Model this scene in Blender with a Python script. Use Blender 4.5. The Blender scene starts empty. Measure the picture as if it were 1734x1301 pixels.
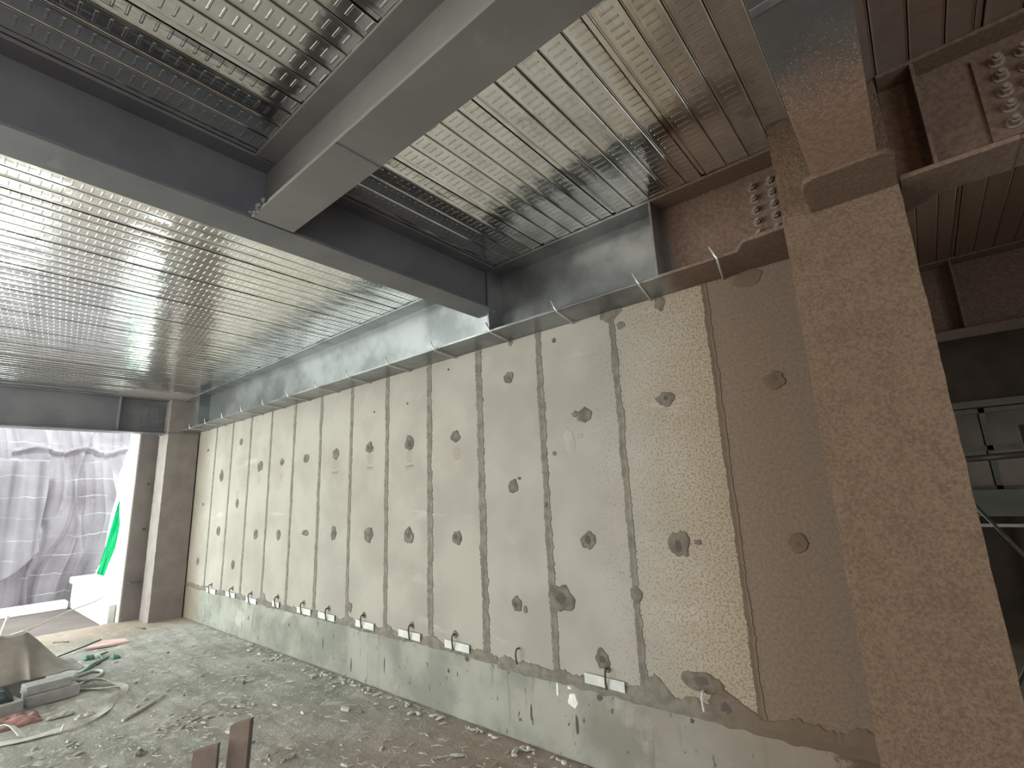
import bpy, bmesh, math, random
from mathutils import Vector, noise, Matrix
random.seed(7)
C = bpy.context.scene.collection
PI = math.pi

# ------------------------------------------------------------------ materials
class NT:
    def __init__(s, name):
        s.m = bpy.data.materials.new(name); s.m.use_nodes = True
        s.t = s.m.node_tree; s.t.nodes.clear()
        s.out = s.t.nodes.new('ShaderNodeOutputMaterial')
        s.co = s.t.nodes.new('ShaderNodeNewGeometry').outputs['Position']
    def n(s, typ, ins=None, **kw):
        nd = s.t.nodes.new(typ)
        for k, v in kw.items(): setattr(nd, k, v)
        for k, v in (ins or {}).items():
            if hasattr(v, 'is_output') or isinstance(v, bpy.types.NodeSocket): s.t.links.new(v, nd.inputs[k])
            else: nd.inputs[k].default_value = v
        return nd
    def math(s, op, a, b=0.0, c=0.0, clamp=False):
        return s.n('ShaderNodeMath', {0: a, 1: b, 2: c}, operation=op, use_clamp=clamp).outputs[0]
    def noise(s, scale, detail=4, rough=.55, vec=None, dist=0.0):
        return s.n('ShaderNodeTexNoise', {'Vector': vec or s.co, 'Scale': scale, 'Detail': detail, 'Roughness': rough, 'Distortion': dist}).outputs['Fac']
    def ramp(s, f, a, b, lo=0.0, hi=1.0, smooth=True):
        return s.n('ShaderNodeMapRange', {0: f, 1: a, 2: b, 3: lo, 4: hi}, interpolation_type='SMOOTHSTEP' if smooth else 'LINEAR').outputs[0]
    def mix(s, f, a, b):
        nd = s.t.nodes.new('ShaderNodeMix'); nd.data_type = 'RGBA'
        for i, v in ((0, f), (6, a), (7, b)):
            if isinstance(v, bpy.types.NodeSocket): s.t.links.new(v, nd.inputs[i])
            else: nd.inputs[i].default_value = (v if i == 0 else (*v, 1))
        return nd.outputs[2]
    def xyz(s, v=None):
        o = s.n('ShaderNodeSeparateXYZ', {0: v or s.co}).outputs; return o[0], o[1], o[2]
    def scaled(s, sx, sy, sz):
        return s.n('ShaderNodeVectorMath', {0: s.co, 1: (sx, sy, sz)}, operation='MULTIPLY').outputs[0]
    def bump(s, h, strength=.3, dist=.01, nrm=None):
        i = {'Height': h, 'Strength': strength, 'Distance': dist}
        if nrm: i['Normal'] = nrm
        return s.n('ShaderNodeBump', i).outputs[0]
    def bsdf(s, col, rough=.6, metal=0.0, nrm=None, spec=.5, trans=None):
        i = {'Base Color': col if isinstance(col, bpy.types.NodeSocket) else (*col, 1), 'Roughness': rough, 'Metallic': metal, 'Specular IOR Level': spec}
        if nrm: i['Normal'] = nrm
        b = s.n('ShaderNodeBsdfPrincipled', i)
        s.t.links.new(b.outputs[0], s.out.inputs[0]); return b

def plain(name, col, rough=.7, metal=0.0, var=.15, scale=6, bump=.15, bscale=60, spec=.5):
    t = NT(name)
    f = t.noise(scale, 5)
    c = t.mix(t.ramp(f, .3, .7), tuple(v*(1-var) for v in col), tuple(min(1, v*(1+var)) for v in col))
    t.bsdf(c, rough, metal, t.bump(t.noise(bscale, 4), bump, .004), spec)
    return t.m

BROWN = (.245, .155, .105)
def make_panel():
    t = NT('aerated_concrete_panel')
    x, y, z = t.xyz()
    base = t.mix(t.ramp(t.noise(1.6, 3), .35, .65), (.30, .28, .24), (.36, .338, .292))
    # pale scrapes and faint smears left by handling
    sm = t.math('MULTIPLY', t.ramp(t.noise(1.0, 6, .6, t.scaled(1.2, 1, 6)), .60, .72), .35)
    base = t.mix(sm, base, (.52, .50, .46))
    # fine pock marks
    pk = t.ramp(t.noise(55, 3, .7), .66, .72)
    side = t.ramp(x, 5.2, 6.6, 0.05, .6)
    base = t.mix(t.math('MULTIPLY', pk, side), base, (.20, .18, .15))
    # dried overspray of the brown fireproofing next to both columns
    gr = t.math('ADD', t.math('MULTIPLY', t.noise(80, 2, .6), .62), t.math('MULTIPLY', t.noise(230, 2, .6), .38))
    w1 = t.ramp(x, 6.1, 7.5, 0, .62)
    w0 = t.ramp(x, .12, -.45, 0, .62)
    w = t.math('ADD', w1, w0)
    spk = t.ramp(t.math('ADD', gr, t.math('MULTIPLY', w, .17)), .585, .625)
    spk = t.math('MULTIPLY', spk, t.ramp(w, .01, .12))
    base = t.mix(t.ramp(t.math('ADD', x, t.math('MULTIPLY', t.noise(3, 4), .5)), 6.7, 7.5, 0, .6), base, (.32, .24, .145))
    base = t.mix(t.math('MULTIPLY', spk, .8), base, (.185, .14, .095))
    # the panel behind the column is fully coated
    full = t.ramp(t.math('ADD', x, t.math('MULTIPLY', t.noise(9, 3), .04)), 7.20, 7.24)
    coat = t.mix(t.ramp(t.noise(60, 5, .8), .3, .7), (.135, .10, .072), (.205, .15, .11))
    base = t.mix(full, base, coat)
    h = t.math('ADD', t.math('MULTIPLY', t.noise(90, 3, .7), t.math('ADD', .15, t.math('MULTIPLY', w, 1.2))), t.math('MULTIPLY', t.noise(7, 3), .35))
    t.bsdf(base, .85, 0, t.bump(h, .5, .006), .3)
    return t.m
def make_mortar(name='grey_mortar', a=(.150, .140, .112), b=(.215, .20, .165)):
    t = NT(name); x, y, z = t.xyz()
    c = t.mix(t.ramp(t.noise(14, 5), .35, .65), a, b)
    br = t.math('ADD', t.ramp(x, 6.6, 7.3, 0, .85), t.ramp(x, .2, -.3, 0, .4))
    c = t.mix(br, c, (.13, .088, .058))
    t.bsdf(c, .9, 0, t.bump(t.noise(60, 4, .7), .5, .006), .25)
    return t.m
def make_curb():
    t = NT('cast_concrete'); x, y, z = t.xyz()
    c = t.mix(t.ramp(t.noise(2.2, 5), .35, .65), (.20, .205, .172), (.31, .31, .265))
    st = t.ramp(t.noise(1, 5, .6, t.scaled(14, 1, 1.4)), .58, .70)
    c = t.mix(t.math('MULTIPLY', st, .7), c, (.14, .138, .11))
    wh = t.ramp(t.noise(1.3, 6, .65), .60, .68)
    c = t.mix(t.math('MULTIPLY', wh, .35), c, (.55, .53, .47))
    sp = t.ramp(t.noise(16, 2, .5, t.scaled(1.6, 1, .7)), .665, .70)
    c = t.mix(sp, c, (.085, .08, .065))
    br = t.math('ADD', t.ramp(t.math('ADD', x, t.noise(2, 4)), 6.5, 8.2, 0, .8), t.ramp(x, .1, -.4, 0, .6))
    c = t.mix(br, c, (.22, .165, .12))
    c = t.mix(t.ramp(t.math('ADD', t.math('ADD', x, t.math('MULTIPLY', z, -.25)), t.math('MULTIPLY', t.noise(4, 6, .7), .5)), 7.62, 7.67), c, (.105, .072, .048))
    t.bsdf(c, .8, 0, t.bump(t.noise(25, 6, .65), .35, .008), .3)
    return t.m
def make_floor():
    t = NT('dusty_concrete_floor'); x, y, z = t.xyz()
    c = t.mix(t.ramp(t.noise(1.3, 6, .6), .3, .7), (.27, .268, .236), (.41, .40, .36))
    streak = t.ramp(t.noise(1, 5, .6, t.scaled(1.3, 9, 1)), .45, .62)
    c = t.mix(t.math('MULTIPLY', streak, .5), c, (.215, .205, .18))
    pale = t.ramp(t.noise(9, 8, .78, None, .8), .53, .62)
    c = t.mix(t.math('MULTIPLY', pale, .75), c, (.60, .58, .53))
    dark = t.ramp(t.noise(21, 5, .7), .64, .70)
    c = t.mix(t.math('MULTIPLY', dark, .7), c, (.13, .12, .10))
    d0 = t.ramp(t.math('ADD', x, t.math('MULTIPLY', t.noise(3, 5), 1.2)), .9, -.2)
    d1 = t.ramp(t.math('ADD', x, t.math('MULTIPLY', t.noise(2.5, 6), 1.6)), 4.7, 6.8)
    d = t.math('ADD', d0, d1, clamp=True)
    c = t.mix(t.math('MULTIPLY', d, .72), c, (.31, .225, .17))
    h = t.math('ADD', t.math('MULTIPLY', t.noise(14, 8, .7), 1.0), t.math('MULTIPLY', t.noise(60, 4, .7), .5))
    t.bsdf(c, .9, 0, t.bump(h, .8, .018), .25)
    return t.m
def make_deck():
    t = NT('galvanised_deck'); x, y, z = t.xyz()
    # pressed dimples: a short bar across each pan, repeated along the pan
    u = t.math('DIVIDE', t.math('SUBTRACT', x, 6.30-.107*40), .107)
    fu = t.math('FRACT', u); row = t.math('FLOOR', u)
    v = t.math('ADD', t.math('DIVIDE', t.math('ADD', y, 20), .040), t.math('MULTIPLY', row, .37)); fv = t.math('FRACT', v)
    mu = t.ramp(t.math('ABSOLUTE', t.math('SUBTRACT', fu, .5)), .27, .22)
    mv = t.ramp(t.math('ABSOLUTE', t.math('SUBTRACT', fv, .5)), .14, .05)
    tick = t.math('MULTIPLY', mu, mv)
    wob = t.noise(4.5, 3, .5)
    wob2 = t.noise(1.0, 3, .5, t.scaled(22, 2.2, 1))
    h = t.math('ADD', t.math('MULTIPLY', tick, t.math('MULTIPLY', .085, t.ramp(x, 8.0, 7.2, 0.15, 1))), t.math('ADD', t.math('MULTIPLY', wob, .26), t.math('MULTIPLY', wob2, .08)))
    nrm = t.bump(h, 1.0, .020)
    col = t.mix(t.ramp(t.noise(11, 4), .3, .7), (.76, .765, .74), (.86, .86, .83))
    dirt = t.ramp(t.math('ADD', t.noise(2.5, 6, .6), t.math('MULTIPLY', t.noise(40, 3), .25)), .74, .84)
    spray = t.ramp(t.math('ADD', x, t.math('MULTIPLY', t.noise(2.0, 5, .6), .8)), 7.75, 8.7)
    s0 = t.math('MULTIPLY', t.ramp(t.math('ADD', x, t.math('MULTIPLY', t.noise(2.0, 5, .6), .8)), .5, -.1), t.ramp(y, -1.5, -.6))
    nxt = t.ramp(y, .0, .1)
    spray = t.math('ADD', t.math('ADD', t.math('MULTIPLY', spray, .93), t.math('MULTIPLY', s0, .6)), nxt, clamp=True)
    col = t.mix(t.math('MULTIPLY', dirt, .35), col, (.30, .24, .18))
    col = t.mix(spray, col, (.21, .135, .095))
    ro = t.math('ADD', .115, t.math('ADD', t.math('MULTIPLY', t.noise(7, 4), .07), t.math('MULTIPLY', spray, .55)))
    me = t.math('SUBTRACT', 1.0, t.math('MULTIPLY', spray, .75))
    t.bsdf(col, ro, me, nrm)
    return t.m
def make_steel(name, lo, hi, brown=None, metal=0.0, r0=.36):
    """primer grey steel; brown = list of (axis, from, to) giving where fireproofing dust has settled"""
    t = NT(name); x, y, z = t.xyz()
    c = t.mix(t.ramp(t.noise(2.4, 5), .35, .65), lo, hi)
    scuff = t.ramp(t.noise(1.2, 7, .7, t.scaled(2, 2, 5)), .64, .72)
    c = t.mix(t.math('MULTIPLY', scuff, .25), c, (.33, .33, .32))
    ro = t.math('ADD', r0, t.math('MULTIPLY', t.noise(5, 5), .2)); br = None
    for ax, a, b in (brown or []):
        v = t.math('ADD', (x, y, z)[ax], t.math('MULTIPLY', t.math('SUBTRACT', t.noise(5, 5, .7), .5), .4*(1 if b > a else 1)*min(1, abs(b-a)*3)))
        f = t.ramp(v, a, b); br = f if br is None else t.math('ADD', br, f, clamp=True)
    if br is not None:
        k = 1.75 if 'overhead' in name else 1.0
        c = t.mix(br, c, t.mix(t.ramp(t.noise(60, 4), .3, .7), (.125*k, .08*k, .055*k), (.19*k, .125*k, .088*k)))
        ro = t.math('ADD', ro, t.math('MULTIPLY', br, .5))
    bm = t.noise(70, 3)
    if name == 'grey_primer_steel_overhead':
        dz = t.math('MULTIPLY', t.ramp(y, -1.55, -1.22), t.ramp(y, -1.02, -1.15))
        glint = t.math('MULTIPLY', t.ramp(t.noise(170, 2, .5), .615, .66), dz)  # pale flecks painted into the colour for glints on the flange
        c = t.mix(t.math('MULTIPLY', glint, .85), c, (.50, .45, .37)); ro = t.math('SUBTRACT', ro, t.math('MULTIPLY', glint, .25))
    t.bsdf(c, ro, t.math('MULTIPLY', metal, t.math('SUBTRACT', 1.0, br)) if br is not None else metal, t.bump(t.math('ADD', t.noise(4, 3), t.math('MULTIPLY', bm, t.math('MULTIPLY', br, .35) if br is not None else .04)), .16, .01), .55)
    return t.m
def make_coating():
    t = NT('sprayed_brown_fireproofing'); x, y, z = t.xyz()
    c = t.mix(t.ramp(t.math('ADD', t.math('MULTIPLY', t.noise(75, 4, .75), .8), t.math('MULTIPLY', t.noise(9, 4), .2)), .38, .62), (.195, .130, .086), (.285, .195, .134))
    c = t.mix(t.math('MULTIPLY', t.ramp(t.noise(60, 3, .7), .60, .70), .45), c, (.15, .09, .06))
    h = t.math('ADD', t.noise(75, 4, .75), t.math('MULTIPLY', t.noise(25, 4), .8))
    t.bsdf(c, .95, 0, t.bump(h, 1.0, .022), .2)
    return t.m
def make_tarp(name, a, b, line):
    t = NT(name); x, y, z = t.xyz()
    c = t.mix(t.ramp(t.noise(1.5, 4), .3, .7), a, b)
    if line:
        w = t.math('ADD', z, t.math('MULTIPLY', t.noise(1.4, 2), .25))
        fr = t.math('FRACT', t.math('DIVIDE', w, .36))
        ln = t.ramp(t.math('ABSOLUTE', t.math('SUBTRACT', fr, .5)), .022, .012)
        c = t.mix(t.math('MULTIPLY', ln, t.ramp(t.noise(1.7, 3), .40, .60, 0, .7)), c, (.75, .73, .75))
    d = t.n('ShaderNodeBsdfDiffuse', {'Color': c}); tr = t.n('ShaderNodeBsdfTranslucent', {'Color': c})
    mx = t.n('ShaderNodeMixShader', {0: .5, 1: d.outputs[0], 2: tr.outputs[0]})
    t.t.links.new(mx.outputs[0], t.out.inputs[0]); return t.m

M = dict(
    panel=make_panel(), mortar=make_mortar(), curb=make_curb(), floor=make_floor(), deck=make_deck(),
    beam_main=make_steel('grey_primer_steel', (.115, .117, .124), (.155, .156, .162)),
    beam_wall=make_steel('grey_primer_steel_by_wall', (.16, .17, .168), (.30, .31, .305), [(0, 6.99, 7.12)], .6, .24),
    beam_head=make_steel('grey_primer_steel_overhead', (.085, .088, .088), (.125, .125, .120), [(1, -1.42, -1.12)]),
    beam_right=make_steel('sprayed_steel', (.085, .088, .088), (.125, .125, .120), [(0, -9, -8)]),
    coat=make_coating(),
    column_far=plain('dusty_column_paint', (.215, .185, .165), .8, 0, .12, 5, .25, 50),
    bolt=plain('dusty_bolt', (.24, .19, .155), .8, 0, .2, 30, .3, 90),
    bolt_grey=plain('grey_bolt', (.14, .145, .15), .5, 0, .2, 30, .2, 90),
    zinc=plain('zinc_plated_rod', (.72, .70, .66), .35, .55, .1, 20, .05, 90),
    plate=plain('white_zinc_plate', (.55, .56, .52), .5, .05, .1, 14, .08, 90),
    rusty=plain('dark_rusty_bolt', (.10, .085, .07), .7, .2, .3, 40, .3, 90),
    patch=make_mortar('patch_mortar', (.115, .105, .085), (.185, .17, .14)),
    stamp=plain('faded_ink', (.27, .19, .155), .9, 0, .1, 30, .02, 30),
    ink=plain('faded_dark_ink', (.20, .165, .14), .9, 0, .1, 30, .02, 30),
    pit=plain('recess_mortar', (.085, .075, .06), .9),
    pale=plain('pale_filler', (.33, .315, .27), .9),
    block=plain('grey_aerated_block', (.33, .325, .31), .9, 0, .12, 9, .4, 45),
    sack=plain('dusty_paper_sheet', (.24, .21, .185), .75, 0, .15, 5, .35, 9),
    sack_pale=plain('pale_paper', (.50, .47, .43), .75, 0, .1, 8, .2, 20),
    teal=plain('dark_teal_plastic', (.045, .065, .07), .4, 0, .3, 6, .3, 14),
    hose=plain('flat_woven_hose', (.52, .50, .46), .75, 0, .12, 20, .25, 70),
    ropew=plain('white_cord', (.62, .63, .60), .8, 0, .1, 30, .4, 90),
    ropeg=plain('green_cord', (.10, .21, .16), .8, 0, .3, 14, .4, 90),
    redbd=plain('pinkish_board', (.56, .38, .35), .8, 0, .12, 8, .2, 40),
    redbag=plain('dusty_red_sheet', (.30, .16, .14), .7, 0, .2, 8, .3, 20),
    rod=plain('dark_rod', (.10, .09, .08), .8),
    wood=plain('brown_timber', (.19, .145, .115), .8, 0, .18, 9, .3, 40),
    wood_side=plain('timber_edge', (.12, .08, .06), .85, 0, .15, 14, .3, 50),
    crumb=plain('pale_mortar_crumb', (.47, .455, .41), .95, 0, .2, 30, .5, 80),
    stone=plain('dark_rubble', (.17, .16, .14), .95, 0, .2, 30, .5, 80),
    chip=plain('white_plaster', (.74, .72, .66), .9, 0, .1, 30, .3, 80),
    render=plain('white_render', (.74, .74, .72), .9, 0, .08, 4, .3, 25),
    render_dirty=plain('stained_render', (.50, .49, .46), .9, 0, .2, 8, .3, 25),
    lower=plain('lower_slab_concrete', (.11, .085, .075), .9, 0, .15, 2, .4, 22),  # albedo lowered to put the slab's shade into its colour
    ledge=plain('pale_ledge', (.72, .70, .68), .9, 0, .1, 5, .2, 25),
    pier=plain('grey_brown_render', (.20, .175, .16), .9, 0, .12, 3, .25, 30),
    tarp=make_tarp('grey_shade_cloth', (.345, .315, .335), (.445, .41, .43), True),
    green=make_tarp('green_netting', (.01, .50, .20), (.05, .66, .30), False),
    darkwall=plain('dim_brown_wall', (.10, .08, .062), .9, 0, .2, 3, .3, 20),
    frame=plain('grey_frame', (.20, .195, .17), .6, 0, .1, 9, .1, 30),
    glass=plain('dusty_pane', (.14, .145, .125), .25, 0, .15, 4, .03, 12),
    greenish=plain('grey_green_board', (.22, .235, .20), .7, 0, .1, 5, .1, 25),
    tube=plain('dark_scaffold_tube', (.10, .088, .075), .5, .3, .2, 20, .1, 60),
    white=plain('white_paint', (.8, .78, .72), .5),
)

# ------------------------------------------------------------------ mesh helpers
class MB:
    def __init__(s): s.v = []; s.f = []; s.mi = []
    def face(s, ix, mi=0): s.f.append(ix); s.mi.append(mi)
    def box(s, x0, x1, y0, y1, z0, z1, mi=0):
        b = len(s.v)
        for z in (z0, z1):
            for y in (y0, y1):
                for x in (x0, x1): s.v.append((x, y, z))
        for q in ((0, 2, 3, 1), (4, 5, 7, 6), (0, 1, 5, 4), (2, 6, 7, 3), (0, 4, 6, 2), (1, 3, 7, 5)): s.face([b+i for i in q], mi)
        return s
    def prism(s, pts, ax, a, b, mi=0):
        """2-D outline pts extruded along axis ax from a to b"""
        def P(p, w):
            return {0: (w, p[0], p[1]), 1: (p[0], w, p[1]), 2: (p[0], p[1], w)}[ax]
        n = len(pts); o = len(s.v)
        for w in (a, b): s.v += [P(p, w) for p in pts]
        s.face([o+i for i in range(n)], mi); s.face([o+n+i for i in reversed(range(n))], mi)
        for i in range(n): j = (i+1) % n; s.face([o+i, o+n+i, o+n+j, o+j], mi)
        return s
    def tube(s, pts, r, n=8, mi=0, cap=True):
        pts = [Vector(p) for p in pts]; o = len(s.v); m = len(pts)
        up = Vector((0, 0, 1)); prev = None
        for i, p in enumerate(pts):
            d = (pts[min(i+1, m-1)]-pts[max(i-1, 0)]).normalized()
            a = prev if prev else (Vector((1, 0, 0)) if abs(d.z) > .9 else up)
            a = (a-d*a.dot(d)).normalized(); b = d.cross(a); prev = a
            rr = r[i] if isinstance(r, (list, tuple)) else r
            for k in range(n):
                t = 2*PI*k/n; s.v.append(tuple(p+a*math.cos(t)*rr+b*math.sin(t)*rr))
        for i in range(m-1):
            for k in range(n):
                l = (k+1) % n; s.face([o+i*n+k, o+i*n+l, o+(i+1)*n+l, o+(i+1)*n+k], mi)
        if cap:
            s.face([o+k for k in reversed(range(n))], mi); s.face([o+(m-1)*n+k for k in range(n)], mi)
        return s
    def ribbon(s, pts, w, th, tilt, mi=0):
        pts = [Vector(p) for p in pts]; o = len(s.v); m = len(pts)
        for i, p in enumerate(pts):
            d = (pts[min(i+1, m-1)]-pts[max(i-1, 0)]).normalized()
            side = d.cross(Vector((0, 0, 1))).normalized(); up = side.cross(d)
            a = tilt(i/(m-1)); sd = side*math.cos(a)+up*math.sin(a); nn = -side*math.sin(a)+up*math.cos(a)
            lift = abs(math.sin(a))*w
            for (q, h) in ((-1, 0), (1, 0), (1, 1), (-1, 1)):
                s.v.append(tuple(p+Vector((0, 0, lift))+sd*q*w+nn*h*th))
        for i in range(m-1):
            for k in range(4):
                l = (k+1) % 4; s.face([o+i*4+k, o+(i+1)*4+k, o+(i+1)*4+l, o+i*4+l], mi)
        s.face([o, o+1, o+2, o+3], mi); e = o+(m-1)*4; s.face([e+3, e+2, e+1, e], mi)
        return s
    def build(s, name, mats, parent=None, smooth=False, bevel=0, loc=None):
        me = bpy.data.meshes.new(name)
        L = Vector(loc) if loc else Vector((0, 0, 0))
        me.from_pydata([tuple(Vector(v)-L) for v in s.v], [], s.f); me.update()
        for m in (mats if isinstance(mats, (list, tuple)) else [mats]): me.materials.append(m)
        me.polygons.foreach_set('material_index', s.mi)
        bm = bmesh.new(); bm.from_mesh(me); bmesh.ops.recalc_face_normals(bm, faces=bm.faces)
        bm.to_mesh(me); bm.free()
        if smooth: me.polygons.foreach_set('use_smooth', [True]*len(me.polygons))
        o = bpy.data.objects.new(name, me); C.objects.link(o)
        o.location = L
        if parent:
            o.parent = parent; o.matrix_parent_inverse = Matrix.Identity(4); o.location = L-parent.location
        if bevel:
            b = o.modifiers.new('edge', 'BEVEL'); b.width = bevel; b.segments = 2; b.limit_method = 'ANGLE'
        return o

def tag(o, label=None, cat=None, group=None, kind=None):
    if label: o['label'] = label
    if cat: o['category'] = cat
    if group: o['group'] = group
    if kind: o['kind'] = kind
    return o
def empty(name, loc=(0, 0, 0)):
    o = bpy.data.objects.new(name, None); C.objects.link(o); o.location = loc; o.empty_display_size = .1; return o
def smooth_path(pts, k=8, closed=False):
    P = [Vector(p) for p in pts]; out = []
    n = len(P)
    for i in range(n if closed else n-1):
        g = (lambda j: P[j % n]) if closed else (lambda j: P[max(0, min(n-1, j))])
        a, b, c, d = g(i-1), g(i), g(i+1), g(i+2)
        for t in range(k):
            u = t/k
            out.append(.5*((2*b)+(c-a)*u+(2*a-5*b+4*c-d)*u*u+(3*b-a-3*c+d)*u**3))
    if not closed: out.append(P[-1])
    return out
def dup(root, loc):
    r = root.copy(); C.objects.link(r); r.location = loc
    for ch in list(root.children):
        c = ch.copy(); C.objects.link(c); c.parent = r
    return r
ORD = ['first', 'second', 'third', 'fourth', 'fifth', 'sixth', 'seventh', 'eighth', 'ninth', 'tenth', 'eleventh', 'twelfth', 'thirteenth', 'fourteenth']

DECK = 3.2
# ------------------------------------------------------------------ floor
def build_floor():
    xs = []; x = -1.30
    while x < 9.6: xs.append(x); x += .045
    ys = []; y = -3.6
    while y < .0: ys.append(y); y += .045
    ys.append(0.0)
    b = MB()
    for y in ys:
        for x in xs:
            e = min(1, (x+1.3)/.1)*min(1, max(0, -y)/.05)
            h = (noise.noise(Vector((x*1.1, y*5, 0)))*.006+noise.noise(Vector((x*8, y*8, 3)))*.004
                 + max(0, noise.noise(Vector((x*3, y*3, 9)))-.1)*.022)
            w = max(0, 1+y/.12)                                       # a low drift of grit against the kerb
            h += w*.012*(.6+noise.noise(Vector((x*7, 0, 5))))
            b.v.append((x+(0 if x > -1.29 else noise.noise(Vector((0, y*3, 1)))*.03), y, max(-.004, h)*e))
    nx = len(xs)
    for j in range(len(ys)-1):
        for i in range(nx-1): b.face([j*nx+i, j*nx+i+1, (j+1)*nx+i+1, (j+1)*nx+i])
    o = len(b.v)
    b.v += [(-1.3, -3.6, 0), (-1.3, 0, 0), (-1.3, 0, -.19), (-1.3, -3.6, -.19)]
    b.face([o, o+1, o+2, o+3])
    b.box(-1.3, 12, -7.2, -3.6, -.19, 0)
    b.box(9.56, 12, -3.6, 0, -.19, 0)
    b.box(-1.3, 12, 0, 6, -.19, 0)
    f = b.build('floor', M['floor'], smooth=False)
    for p in f.data.polygons: p.use_smooth = len(f.data.polygons) > 0 and p.index < (nx-1)*(len(ys)-1)
    tag(f, kind='structure'); return f
build_floor()

# ------------------------------------------------------------------ ceiling: ribbed deck
def build_ceiling():
    b = MB()
    x0, x1 = -1.3, 12.0
    k0 = int(math.floor((x0-6.30)/.107)); k1 = int(math.ceil((x1-6.30)/.107))
    prof = [(x0, DECK)]; rg = random.Random(2)
    for k in range(k0+1, k1):
        x = 6.30+.107*k
        if x-.03 < x0 or x+.02 > x1: continue
        cr = rg.choice((-1, 1, 1))*rg.uniform(.0006, .0016); prof += [(x-.085, DECK+cr*.7), (x-.0535, DECK+cr), (x-.034, DECK+cr*.4)] if k > k0+1 and x-.085 > x0 else []
        if k % 5 == 0:      # joint of two sheets: raised lap between two slots
            prof += [(x-.030, DECK), (x-.029, DECK-.0015), (x-.026, DECK-.0015), (x-.0255, DECK+.02), (x-.022, DECK+.02), (x-.0215, DECK+.004), (x-.003, DECK+.004), (x-.0025, DECK+.03), (x+.0025, DECK+.03), (x+.003, DECK-.0015), (x+.007, DECK-.0015), (x+.009, DECK)]
        else:
            prof += [(x-.008, DECK), (x-.005, DECK-.0012), (x-.0035, DECK-.0018), (x-.0022, DECK-.0012), (x-.0018, DECK+.03), (x+.0018, DECK+.03), (x+.0022, DECK-.0012), (x+.0035, DECK-.0018), (x+.005, DECK-.0012), (x+.008, DECK)]
    prof.append((x1, DECK))
    n = len(prof)
    for y in (-7.2, 6.0):
        b.v += [(x, y, z) for x, z in prof]
    for i in range(n-1): b.face([i, i+1, n+i+1, n+i])
    ce = b.build('ceiling', M['deck'])
    tag(ce, kind='structure')
    MB().box(-1.3, 12, -7.2, 6, DECK+.035, DECK+.16).build('concrete_slab', M['curb'], ce)
build_ceiling()

# ------------------------------------------------------------------ the panel wall
wall = empty('wall_right', (0, 0, 0)); tag(wall, kind='structure')
ZB, ZT = .47, 2.713
seams = [.6*k for k in range(13)]
edges = [-1.21]+seams+[7.80]
for a, c in zip(edges[:-1], edges[1:]):
    MB().box(a+.002, c-.002, 0, .15, ZB, ZT).build('panel', M['panel'], wall, bevel=.004)
sw = [.042, .046, .048, .046, .048, .052, .048, .052, .064, .068, .056, .048, .036]
def ragged(x, w, z0, z1, seed, y=-.004, lean=0):
    b = MB(); n = 200; L = []; R = []
    for i in range(n+1):
        z = z0+(z1-z0)*i/n
        q = noise.noise(Vector((seed*7.3, z*3, 0)))*.35+noise.noise(Vector((seed*3.1, z*13, 2)))*.35+noise.noise(Vector((seed, z*60, 4)))*.45
        q2 = noise.noise(Vector((seed*5.3, z*4, 7)))*.35+noise.noise(Vector((seed*2.1, z*15, 9)))*.45+noise.noise(Vector((seed, z*66, 1)))*.5
        xx = x+lean*(z-z0)
        L.append((xx-w/2*(1+q), z)); R.append((xx+w/2*(1+q2), z))
    for i in range(n+1):
        m = (L[i][0]+R[i][0])/2+w*.08
        b.v += [(L[i][0], .001, L[i][1]), (L[i][0]+.003, y, L[i][1]), (m, y+.0035, L[i][1]), (R[i][0]-.003, y, R[i][1]), (R[i][0], .001, R[i][1])]
    for i in range(n):
        for k in range(4): b.face([i*5+k, i*5+k+1, (i+1)*5+k+1, (i+1)*5+k])
    return b
for k, x in enumerate(seams):
    ragged(x, sw[k], ZB, ZT, k+1).build('mortar_joint', M['mortar'], wall)
def blob(x, z, w, h, seed, y0=-.006, base=.001, n=22, rough=.34, mi=0, b=None):
    b = b or MB(); o = len(b.v); b.v.append((x, y0-.002, z)); rng = random.Random(seed)
    ph = rng.random()*9
    for ring, (rr, yy) in enumerate(((.55, y0-.001), (.92, y0), (1.0, base))):
        for i in range(n):
            t = 2*PI*i/n
            q = 1+rough*(noise.noise(Vector((math.cos(t)*1.3+ph, math.sin(t)*1.3, seed)))*1.1+noise.noise(Vector((math.cos(t)*4+ph, math.sin(t)*4, seed+3)))*.6)
            b.v.append((x+math.cos(t)*w/2*q*rr, yy, z+math.sin(t)*h/2*q*rr))
    for i in range(n):
        j = (i+1) % n
        b.face([o, o+1+i, o+1+j], mi)
        for r in range(2): b.face([o+1+r*n+i, o+1+(r+1)*n+i, o+1+(r+1)*n+j, o+1+r*n+j], mi)
    return b
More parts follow.
